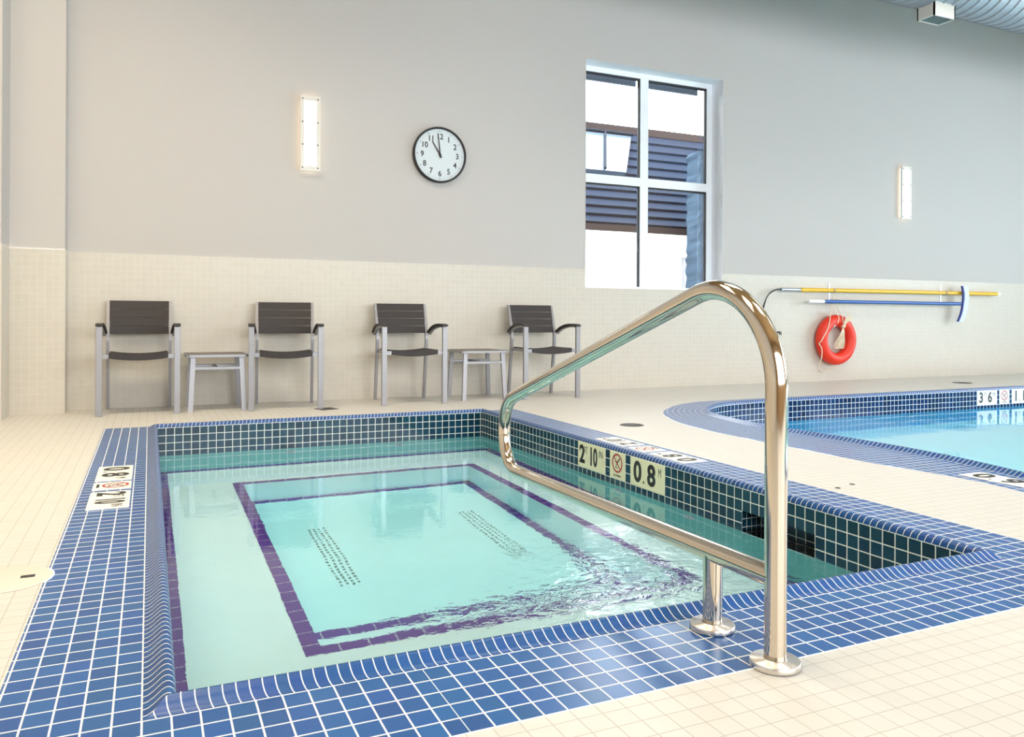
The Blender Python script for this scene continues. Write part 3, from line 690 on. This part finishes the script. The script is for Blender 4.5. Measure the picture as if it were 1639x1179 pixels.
# ------------------------------------------------------------------ grab rail
d = Vector((0.0341, 0.99942, 0)); b0 = Vector((1.2545, -0.294, 0))
def hp(s, z): return b0 + d * s + Vector((0, 0, z))
rail = thing('handrail', 'polished steel grab rail standing at the near edge of the hot tub', 'handrail', b0)
path = fillet([hp(0, 0.004), hp(0, 0.905), hp(1.585, 0.416), hp(1.585, 0.156), hp(0.0, 0.1925)], [0.225, 0.145, 0.135], 22)
path = [p - b0 for p in path]
MB().tube(path, 0.0241, 28).build('rail_tube', M['steel'], rail)
q = hp(0.222, 0) - b0
MB().tube([q + Vector((0, 0, 0.004)), q + Vector((0, 0, 0.10)), q + Vector((0, 0, 0.186))], 0.0236, 28).build('support_post', M['steel'], rail)
for c in (Vector((0, 0, 0)), q):
    MB().lathe([(0.0, 0.0005), (0.053, 0.0005), (0.0545, 0.004), (0.0540, 0.013), (0.0525, 0.0155), (0.0255, 0.0165), (0.0245, 0.018)], 48, Matrix.Translation(c)).build('base_plate', M['plate'], rail)
bpy.data.objects['rail_tube']['label'] = 'mirror polished bent tube of the rail'

# ------------------------------------------------------------------ armchairs
def make_chair(label):
    t = thing('armchair', label, 'chair', group='armchairs along the back wall')
    W, fy, ry = 0.268, -0.265, 0.235
    for s in (-1, 1):
        MB().box((s * W - 0.022, fy - 0.014, 0.0), (s * W + 0.022, fy + 0.014, 0.668)).build('leg', M['alu'], t, bevel=0.003)
        xr = s * 0.228
        # rear leg and back upright in one kinked tube
        P = catmull([(xr, ry, 0.0), (xr, ry - 0.045, 0.30), (xr, ry - 0.075, 0.52), (xr, ry - 0.070, 0.60), (xr, ry - 0.030, 0.74), (xr, ry + 0.015, 0.872)], 5)
        mb = MB(); rows = []
        for p in P: rows.append([p + Vector(q) for q in ((-0.012, -0.016, 0), (0.012, -0.016, 0), (0.012, 0.016, 0), (-0.012, 0.016, 0))])
        mb.grid(rows, close_u=True, smooth=False); mb.face([rows[-1][0], rows[-1][1], rows[-1][2], rows[-1][3]]); mb.face(rows[0][::-1])
        mb.build('leg', M['alu'], t)
        P = catmull([(s * W, fy - 0.016, 0.676), (s * W, fy + 0.06, 0.684), (s * W, fy + 0.20, 0.680), (s * (W - 0.006), fy + 0.32, 0.655), (s * (W - 0.012), fy + 0.415, 0.612)], 6)
        mb = MB(); rows = [[p + Vector(q) for q in ((-0.025, 0, -0.006), (0.025, 0, -0.006), (0.025, 0, 0.009), (-0.025, 0, 0.009))] for p in P]
        mb.grid(rows, close_u=True, smooth=False); mb.face(rows[-1]); mb.face(rows[0][::-1]); mb.build('armrest', M['slat'], t)
        mb = MB(); P2 = [p + Vector((0, 0, -0.016)) for p in P]
        rows = [[p + Vector(q) for q in ((-0.012, 0, -0.008), (0.012, 0, -0.008), (0.012, 0, 0.008), (-0.012, 0, 0.008))] for p in P2]
        mb.grid(rows, close_u=True, smooth=False); mb.build('arm_rail', M['alu'], t)
        mb = MB().box((s * 0.216 - 0.011, fy + 0.02, 0.430), (s * 0.216 + 0.011, ry - 0.055, 0.458))
        mb.box((min(s * 0.205, s * W), fy - 0.002, 0.428), (max(s * 0.205, s * W), fy + 0.020, 0.460)); mb.build('seat_rail', M['alu'], t)
    # seat slats, dished
    mb = MB()
    def slat(y, dep, z0, th, sag, wid, tilt=0.0, up=False, bow=0.0):
        N = 10; top = []; 
        rows = []
        for k in range(N + 1):
            u = -1 + 2 * k / N; zz = -sag * (1 - u * u); yy = bow * (1 - u * u)
            if not up: rows.append([Vector((u * wid, y, z0 + zz)), Vector((u * wid, y + dep, z0 + zz)), Vector((u * wid, y + dep, z0 + zz + th)), Vector((u * wid, y, z0 + zz + th))])
            else: rows.append([Vector((u * wid, y + yy, z0)), Vector((u * wid, y + th + yy, z0)), Vector((u * wid, y + th + yy + tilt, z0 + dep)), Vector((u * wid, y + yy + tilt, z0 + dep))])
        mb.grid(rows, close_u=True, smooth=False); mb.face(rows[-1]); mb.face(rows[0][::-1])
    slat(fy - 0.004, 0.022, 0.430, 0.040, 0.018, 0.205)
    for k in range(6): slat(fy + 0.024 + k * 0.069, 0.062, 0.452, 0.016, 0.018, 0.205)
    mb.build('seat', M['slat'], t)
    mb = MB()
    for k in range(4):
        z0 = 0.604 + k * 0.0675; yb = ry - 0.078 + (0.0, 0.012, 0.030, 0.050)[k]
        slat(yb, 0.0655, z0, 0.014, 0, 0.218, tilt=(0.011, 0.018, 0.020, 0.021)[k], up=True, bow=0.020)
    mb.build('backrest', M['slat'], t)
    return t
chair = make_chair('leftmost armchair, silver frame and dark slats, beside the wall pillar')
def place(o, x, y, rz): o.location = (x, y, 0); o.rotation_euler = (0, 0, rz)
place(chair, -0.062, 5.285, 0)
for (x, y, rz, lab) in ((1.045, 5.20, -0.12, 'second armchair from the left, its right front leg over a floor drain'),
                        (2.095, 5.20, -0.03, 'third armchair from the left, left of the second side table'),
                        (3.42, 5.20, -0.03, 'rightmost armchair, partly behind the steel handrail')):
    c = copy_tree(chair); c['label'] = lab; place(c, x, y, rz)

# ------------------------------------------------------------------ side tables
def make_table(label):
    t = thing('side_table', label, 'side table', group='side tables between the armchairs')
    mb = MB().box((-0.215, -0.225, 0.438), (0.215, 0.225, 0.447), mi=0)
    for k in range(6): mb.box((-0.195, -0.208 + k * 0.070, 0.447), (0.195, -0.208 + k * 0.070 + 0.064, 0.4495), mi=1)
    mb.box((-0.232, -0.240, 0.428), (0.232, -0.218, 0.447)); mb.box((-0.232, 0.218, 0.428), (0.232, 0.240, 0.447))
    mb.box((-0.232, -0.240, 0.428), (-0.208, 0.240, 0.447)); mb.box((0.208, -0.240, 0.428), (0.232, 0.240, 0.447))
    mb.build('table_top', [M['alu'], M['tabletop']], t)
    for sx in (-1, 1):
        for sy in (-1, 1):
            A = Vector((sx * 0.180, sy * 0.190, 0.430)); B = Vector((sx * 0.200, sy * 0.215, 0.0)); mb = MB()
            rows = [[p + Vector(q) for q in ((-0.018, -0.013, 0), (0.018, -0.013, 0), (0.018, 0.013, 0), (-0.018, 0.013, 0))] for p in (B, A)]
            mb.grid(rows, close_u=True, smooth=False); mb.face(rows[0][::-1]); mb.face(rows[1]); mb.build('leg', M['alu'], t)
    for sy in (-1, 1): MB().box((-0.185, sy * 0.195 - 0.011, 0.326), (0.185, sy * 0.195 + 0.011, 0.352)).build('stretcher', M['alu'], t, bevel=0.003)
    MB().box((-0.011, -0.19, 0.330), (0.011, 0.19, 0.348)).build('cross_bar', M['alu'], t)
    return t
tb = make_table('low square side table between the two leftmost armchairs'); place(tb, 0.503, 5.265, 0)
t2 = copy_tree(tb); t2['label'] = 'low square side table left of the rightmost armchair'; place(t2, 2.79, 5.26, -0.03)

# ------------------------------------------------------------------ wall clock
ck = thing('wall_clock', 'round white wall clock with black rim showing about eleven', 'clock', (2.519, YW, 2.293))
F = Matrix.Rotation(PI / 2, 4, 'X')
MB().lathe([(0.262, 0.0), (0.266, 0.02), (0.264, 0.045), (0.256, 0.050), (0.249, 0.046), (0.246, 0.030)], 72, F).build('rim', M['black'], ck)
MB().lathe([(0.0, 0.030), (0.248, 0.030)], 72, F).build('dial', M['dial'], ck)
dial = bpy.data.objects['dial']
mb = MB()
for h in range(1, 13):
    a = h * PI / 6; r = 0.176; me = text_mesh(str(h), 1.0, 0.018); k = 0.052 / 0.70
    nb = MB(); nb.mesh(me, F @ Matrix.Translation((r * math.sin(a), r * math.cos(a) - 0.026, 0.031)) @ Matrix.Diagonal((k * 0.9, k, 1, 1))); bpy.data.meshes.remove(me)
    nb.build('numeral', M['ink'], dial)
for q_ in range(60):
    a = q_ * PI / 30; L, T = (0.010, 0.0065) if q_ % 5 == 0 else (0.007, 0.0016); c = Vector((math.sin(a), math.cos(a), 0)); n_ = Vector((c.y, -c.x, 0)); r = 0.224
    P = [c * (r - L / 2) - n_ * T / 2, c * (r - L / 2) + n_ * T / 2, c * (r + L / 2) + n_ * T / 2, c * (r + L / 2) - n_ * T / 2]
    mb.face([F @ (p + Vector((0, 0, 0.0315))) for p in P])
mb.build('minute_marks', M['ink'], dial)
def hand(a, L, w0, w1, z, name):
    c = Vector((math.sin(a), math.cos(a), 0)); n_ = Vector((c.y, -c.x, 0)); mb = MB(); z0, z1 = Vector((0, 0, z)), Vector((0, 0, z + 0.002))
    P = [-c * 0.03 - n_ * w0, -c * 0.03 + n_ * w0, c * L + n_ * w1, c * L - n_ * w1]
    rows = [[F @ (p + z0) for p in P], [F @ (p + z1) for p in P]]; mb.grid(rows, close_u=True, smooth=False); mb.face(rows[1]); mb.face(rows[0][::-1]); mb.build(name, M['black'], ck)
hand(-0.555, 0.145, 0.008, 0.0045, 0.034, 'hour_hand'); hand(-0.10, 0.205, 0.0065, 0.003, 0.038, 'minute_hand')
MB().lathe([(0.011, 0.031), (0.011, 0.043), (0.0, 0.044)], 20, F).build('hub', M['black'], ck)

# ------------------------------------------------------------------ wall lights
def make_sconce(label):
    t = thing('wall_light', label, 'wall light', group='tall rectangular wall lights')
    MB().box((-0.062, -0.028, -0.315), (0.062, 0.0, 0.315)).build('back_box', M['softglow'], t)
    mb = MB(); h, w_ = 0.333, 0.087; z = -0.052
    mb.box((-w_, z, -h), (w_, z + 0.022, -h + 0.045)); mb.box((-w_, z, h - 0.045), (w_, z + 0.022, h)); mb.box((-w_, z, -h + 0.045), (-w_ + 0.034, z + 0.022, h - 0.045)); mb.box((w_ - 0.034, z, -h + 0.045), (w_, z + 0.022, h - 0.045))
    fp = mb.build('face_plate', M['plateglass'], t)
    MB().box((-0.050, -0.047, -0.290), (0.050, -0.030, 0.290)).build('diffuser', M['glow'], t)
    for x in (-0.067, 0.067):
        for zz in (-0.305, -0.10, 0.10, 0.305): MB().lathe([(0.0065, 0.0), (0.006, 0.003), (0.0, 0.0035)], 10, Matrix.Translation((x, -0.052, zz)) @ F).build('screw', M['drain'], fp)
    return t
s1 = make_sconce('tall lit wall light left of the round clock'); s1.location = (1.300, YW, 2.372)
s2 = copy_tree(s1); s2['label'] = 'tall lit wall light right of the window'; s2.location = (8.800, YW, 2.364)

# ------------------------------------------------------------------ rescue poles, life ring
YPOLE = YW - 0.075
def brk(x, label):
    t = thing('pole_bracket', label, 'bracket', (x, YW, 1.06), group='steel brackets holding the poles')
    MB().box((-0.010, -0.012, -0.13), (0.010, -0.007, 0.13)).build('back_strip', M['silver'], t)
    mb = MB()
    for z0 in (0.03, -0.105):
        P = catmull([(0, -0.012, z0 + 0.012), (0, -0.04, z0 - 0.012), (0, -0.075, z0 - 0.020), (0, -0.105, z0 - 0.004), (0, -0.110, z0 + 0.03)], 5); mb.tube(P, 0.005, 8)
    mb.build('hook', M['silver'], t)
brk(7.52, 'steel pole bracket above the life ring'); brk(9.49, 'steel pole bracket beside the blue brush head')
yp = thing('rescue_hook_pole', 'long yellow rescue pole with black crook hanging on the wall', 'rescue pole', (7.0, YPOLE, 1.092))
MB().tube([(0, 0, 0), (1.6, 0, 0.004), (3.52, 0, 0.008)], 0.025, 14).build('pole', M['yellow'], yp)
MB().tube([(3.52, 0, 0.008), (3.57, 0, 0.008)], 0.0255, 12).build('end_cap', M['white'], yp)
MB().tube([(-0.30, 0, 0.0), (0.0, 0, 0.0)], 0.020, 12).build('ferrule', M['silver'], yp)
for dy, dz, in ((-0.012, 0.0), (0.012, -0.02)):
    k = 1 if dz else 0
    P = catmull([(-0.27, 0, 0), (-0.36, dy, 0.0 + dz * 0.3), (-0.48, dy, -0.05 + dz), (-0.56 + 0.03 * k, dy, -0.17), (-0.60 + 0.03 * k, dy, -0.33), (-0.54, dy, -0.47), (-0.42, dy, -0.52), (-0.32, dy, -0.495), (-0.305, dy, -0.53)], 6)
    MB().tube(P, 0.0065, 8).build('crook', M['black'], yp)
bp_ = thing('brush_pole', 'blue pole with a curved blue pool brush hanging under the yellow pole', 'pool brush', (7.1, YPOLE - 0.05, 0.957))
MB().tube([(0.22, 0, 0), (1.4, 0, 0), (2.62, 0, -0.002)], 0.022, 14).build('pole', M['bluepole'], bp_)
MB().tube([(-0.02, 0, 0), (0.22, 0, 0)], 0.021, 12).build('grip', M['white'], bp_)
P = catmull([(2.655, 0, 0.235), (2.668, -0.01, 0.12), (2.655, -0.01, 0.0), (2.625, -0.01, -0.12), (2.575, 0, -0.235)], 6)
mb = MB(); rows = [[p + Vector(q) for q in ((-0.012, -0.012, 0), (0.010, -0.012, 0), (0.010, 0.012, 0), (-0.012, 0.012, 0))] for p in P]
mb.grid(rows, close_u=True, smooth=False); mb.face(rows[0][::-1]); mb.face(rows[-1]); bb_ = mb.build('brush_back', M['bluebrush'], bp_)
mb = MB(); rows = [[p + Vector(q) for q in ((0.010, -0.010, 0), (0.085, -0.016, 0), (0.085, 0.016, 0), (0.010, 0.010, 0))] for p in P]
mb.grid(rows, close_u=True, smooth=False); mb.face(rows[0][::-1]); mb.face(rows[-1]); mb.build('bristles', M['bristle'], bb_)
lr = thing('life_ring', 'orange red life ring with white rope hanging on the tiled wall', 'life ring', (7.56, YW - 0.083, 0.498))
mb = MB(); Rm, rt = 0.232, 0.072
rows = []
for i in range(56):
    a = 2 * PI * i / 56; c = Vector((math.cos(a), 0, math.sin(a)))
    rows.append([c * (Rm + rt * math.cos(2 * PI * j / 20)) + Vector((0, rt * 0.98 * math.sin(2 * PI * j / 20), 0)) for j in range(20)])
mb.grid(rows, close_u=True, close_v=True).build('ring', M['red'], lr)
mb = MB()
for a, wd in ((2.0, 0.05), (2.75, 0.05)):
    c = Vector((math.cos(a), 0, math.sin(a))); t_ = Vector((-c.z, 0, c.x))
    ro = [[c * (Rm + (rt + 0.0015) * math.cos(b)) + Vector((0, (rt + 0.0015) * math.sin(b), 0)) + t_ * u for b in [PI + 0.25 + k * 0.16 for k in range(6)]] for u in (-wd / 2, wd / 2)]
    mb.grid(ro)
mb.build('sticker', M['white'], lr)
rp = MB()
TOP = (-0.04, 0.0, 0.52)
rp.tube(catmull([TOP, (-0.11, -0.03, 0.38), (-0.20, -0.078, 0.17), (-0.29, -0.06, 0.0), (-0.31, -0.04, -0.04), (-0.29, -0.06, -0.10), (-0.28, -0.05, -0.20), (-0.27, 0.0, -0.33), (-0.15, 0.05, -0.38), (0.0, 0.0, -0.33)], 6), 0.0055, 8)
rp.tube(catmull([TOP, (-0.05, -0.02, 0.35), (-0.03, -0.07, 0.28), (-0.06, -0.08, 0.20)], 5), 0.005, 8)
rp.tube(catmull([TOP, (0.0, -0.03, 0.38), (0.02, -0.075, 0.28), (0.03, -0.08, 0.20)], 5), 0.005, 8)
rp.tube(catmull([TOP, (0.06, -0.02, 0.44), (0.12, -0.06, 0.32), (0.13, -0.078, 0.24)], 5), 0.004, 8)
gr_ = rp.build('grab_rope', M['rope'], lr)
mb = MB()
for k in range(7):
    f = (k - 3) * 0.012
    mb.tube(catmull([(0.03, -0.085, 0.16), (0.08 + f, -0.095, 0.24), (0.12 + f * 1.4, -0.09, 0.30 - abs(f)), (0.10 + f, -0.10, 0.22)], 5), 0.0038, 7)
    mb.tube(catmull([(0.03, -0.085, 0.16), (0.005 + f, -0.09, 0.06), (-0.03 + f * 1.7, -0.06, -0.06), (0.0 + f * 1.8, -0.055, -0.10), (0.03 + f, -0.07, -0.02), (0.03, -0.09, 0.15)], 5), 0.0038, 7)
mb.tube([(0.015, -0.085, 0.155), (0.045, -0.09, 0.175)], 0.022, 10)
mb.build('rope_bundle', M['rope'], gr_)

# ------------------------------------------------------------------ duct and diffuser box
du = thing('spiral_duct', 'large round grey spiral duct running along under the ceiling', 'duct', (3.5, 3.97, 4.33))
rows = []; L = 10.4; XS_ = []
k = 0.0
while k < L:
    XS_ += [(k, 0.0), (k + 0.004, 0.010), (k + 0.012, 0.010), (k + 0.016, 0.0)]; k += 0.13
for x, rib in XS_:
    rows.append([Vector((x, (0.4 + rib) * math.cos(2 * PI * j / 48), (0.4 + rib) * math.sin(2 * PI * j / 48))) for j in range(48)])
MB().grid(rows, close_u=True, smooth=False).build('tube', M['duct'], du)
vb = thing('duct_diffuser', 'small square air diffuser box under the grey duct', 'diffuser', (7.30, 3.97, 3.80))
mb = MB().box((-0.155, -0.098, 0.0), (-0.140, 0.098, 0.20)).box((0.140, -0.098, 0.0), (0.155, 0.098, 0.20)).box((-0.155, -0.098, 0.0), (0.155, -0.085, 0.20)).box((-0.155, 0.085, 0.0), (0.155, 0.098, 0.20))
mb.build('box', M['plateglass'], vb)
mb = MB().box((-0.141, -0.086, 0.02), (0.141, 0.086, 0.024))
for k in range(9): mb.box((-0.14, -0.082 + k * 0.0195, 0.004), (0.14, -0.078 + k * 0.0195, 0.02))
mb.build('grille', M['grille'], vb)

# ------------------------------------------------------------------ deck fittings
ld = thing('skimmer_lid', 'round cream skimmer lid set in the deck left of the hot tub', 'lid', (lidc[0], lidc[1], 0))
MB().lathe([(0.0, 0.003), (lidr - 0.008, 0.003), (lidr - 0.004, 0.0022), (lidr - 0.001, 0.0008)], 56).build('cover', M['lid'], ld)
lcv = bpy.data.objects['cover']
MB().box((0.042, -0.012, 0.0028), (0.078, 0.012, 0.0036)).build('finger_hole', M['dark'], lcv)
bpy.data.objects['finger_hole']['label'] = 'dark oblong finger hole'
def drain(x, y, r, label, square=False, rz=0):
    mb = MB()
    if square:
        mb.box((-r, -r, 0.0004), (r, r, 0.003))
        for k in range(5): mb.box((-r * 0.8, -r * 0.75 + k * r * 0.34, 0.003), (r * 0.8, -r * 0.62 + k * r * 0.34, 0.0036), mi=1)
    else:
        mb.lathe([(0.0, 0.003), (r * 0.95, 0.003), (r, 0.0006)], 36)
        for i in range(-3, 4):
            for j in range(-3, 4):
                if i * i + j * j <= 11: mb.lathe([(r * 0.09, 0.0034), (0, 0.0036)], 8, Matrix.Translation((i * r * 0.25, j * r * 0.25, 0)), mi=1)
    o = mb.build('floor_drain', [M['drain'], M['dark']], loc=(x, y, 0)); o.rotation_euler = (0, 0, rz)
    tag(o, label, 'drain', 'deck drains')
drain(1.325, 4.885, 0.072, 'small square floor drain under the foot of the second armchair', True, 0.3)
drain(3.100, 3.110, 0.085, 'round floor drain in the deck between hot tub and pool')
drain(8.78, 4.74, 0.11, 'small floor drain in the deck behind the far pool edge')
for (x, y, lab) in ((2.81, 0.996, 'dark deck anchor stud nearest the hot tub border'), (2.934, 1.029, 'dark deck anchor stud a step further from the hot tub')):
    tag(MB().lathe([(0.0, 0.003), (0.010, 0.003), (0.013, 0.0006)], 16).build('deck_anchor', M['drain'], loc=(x, y, 0)), lab, 'anchor', 'deck anchors')
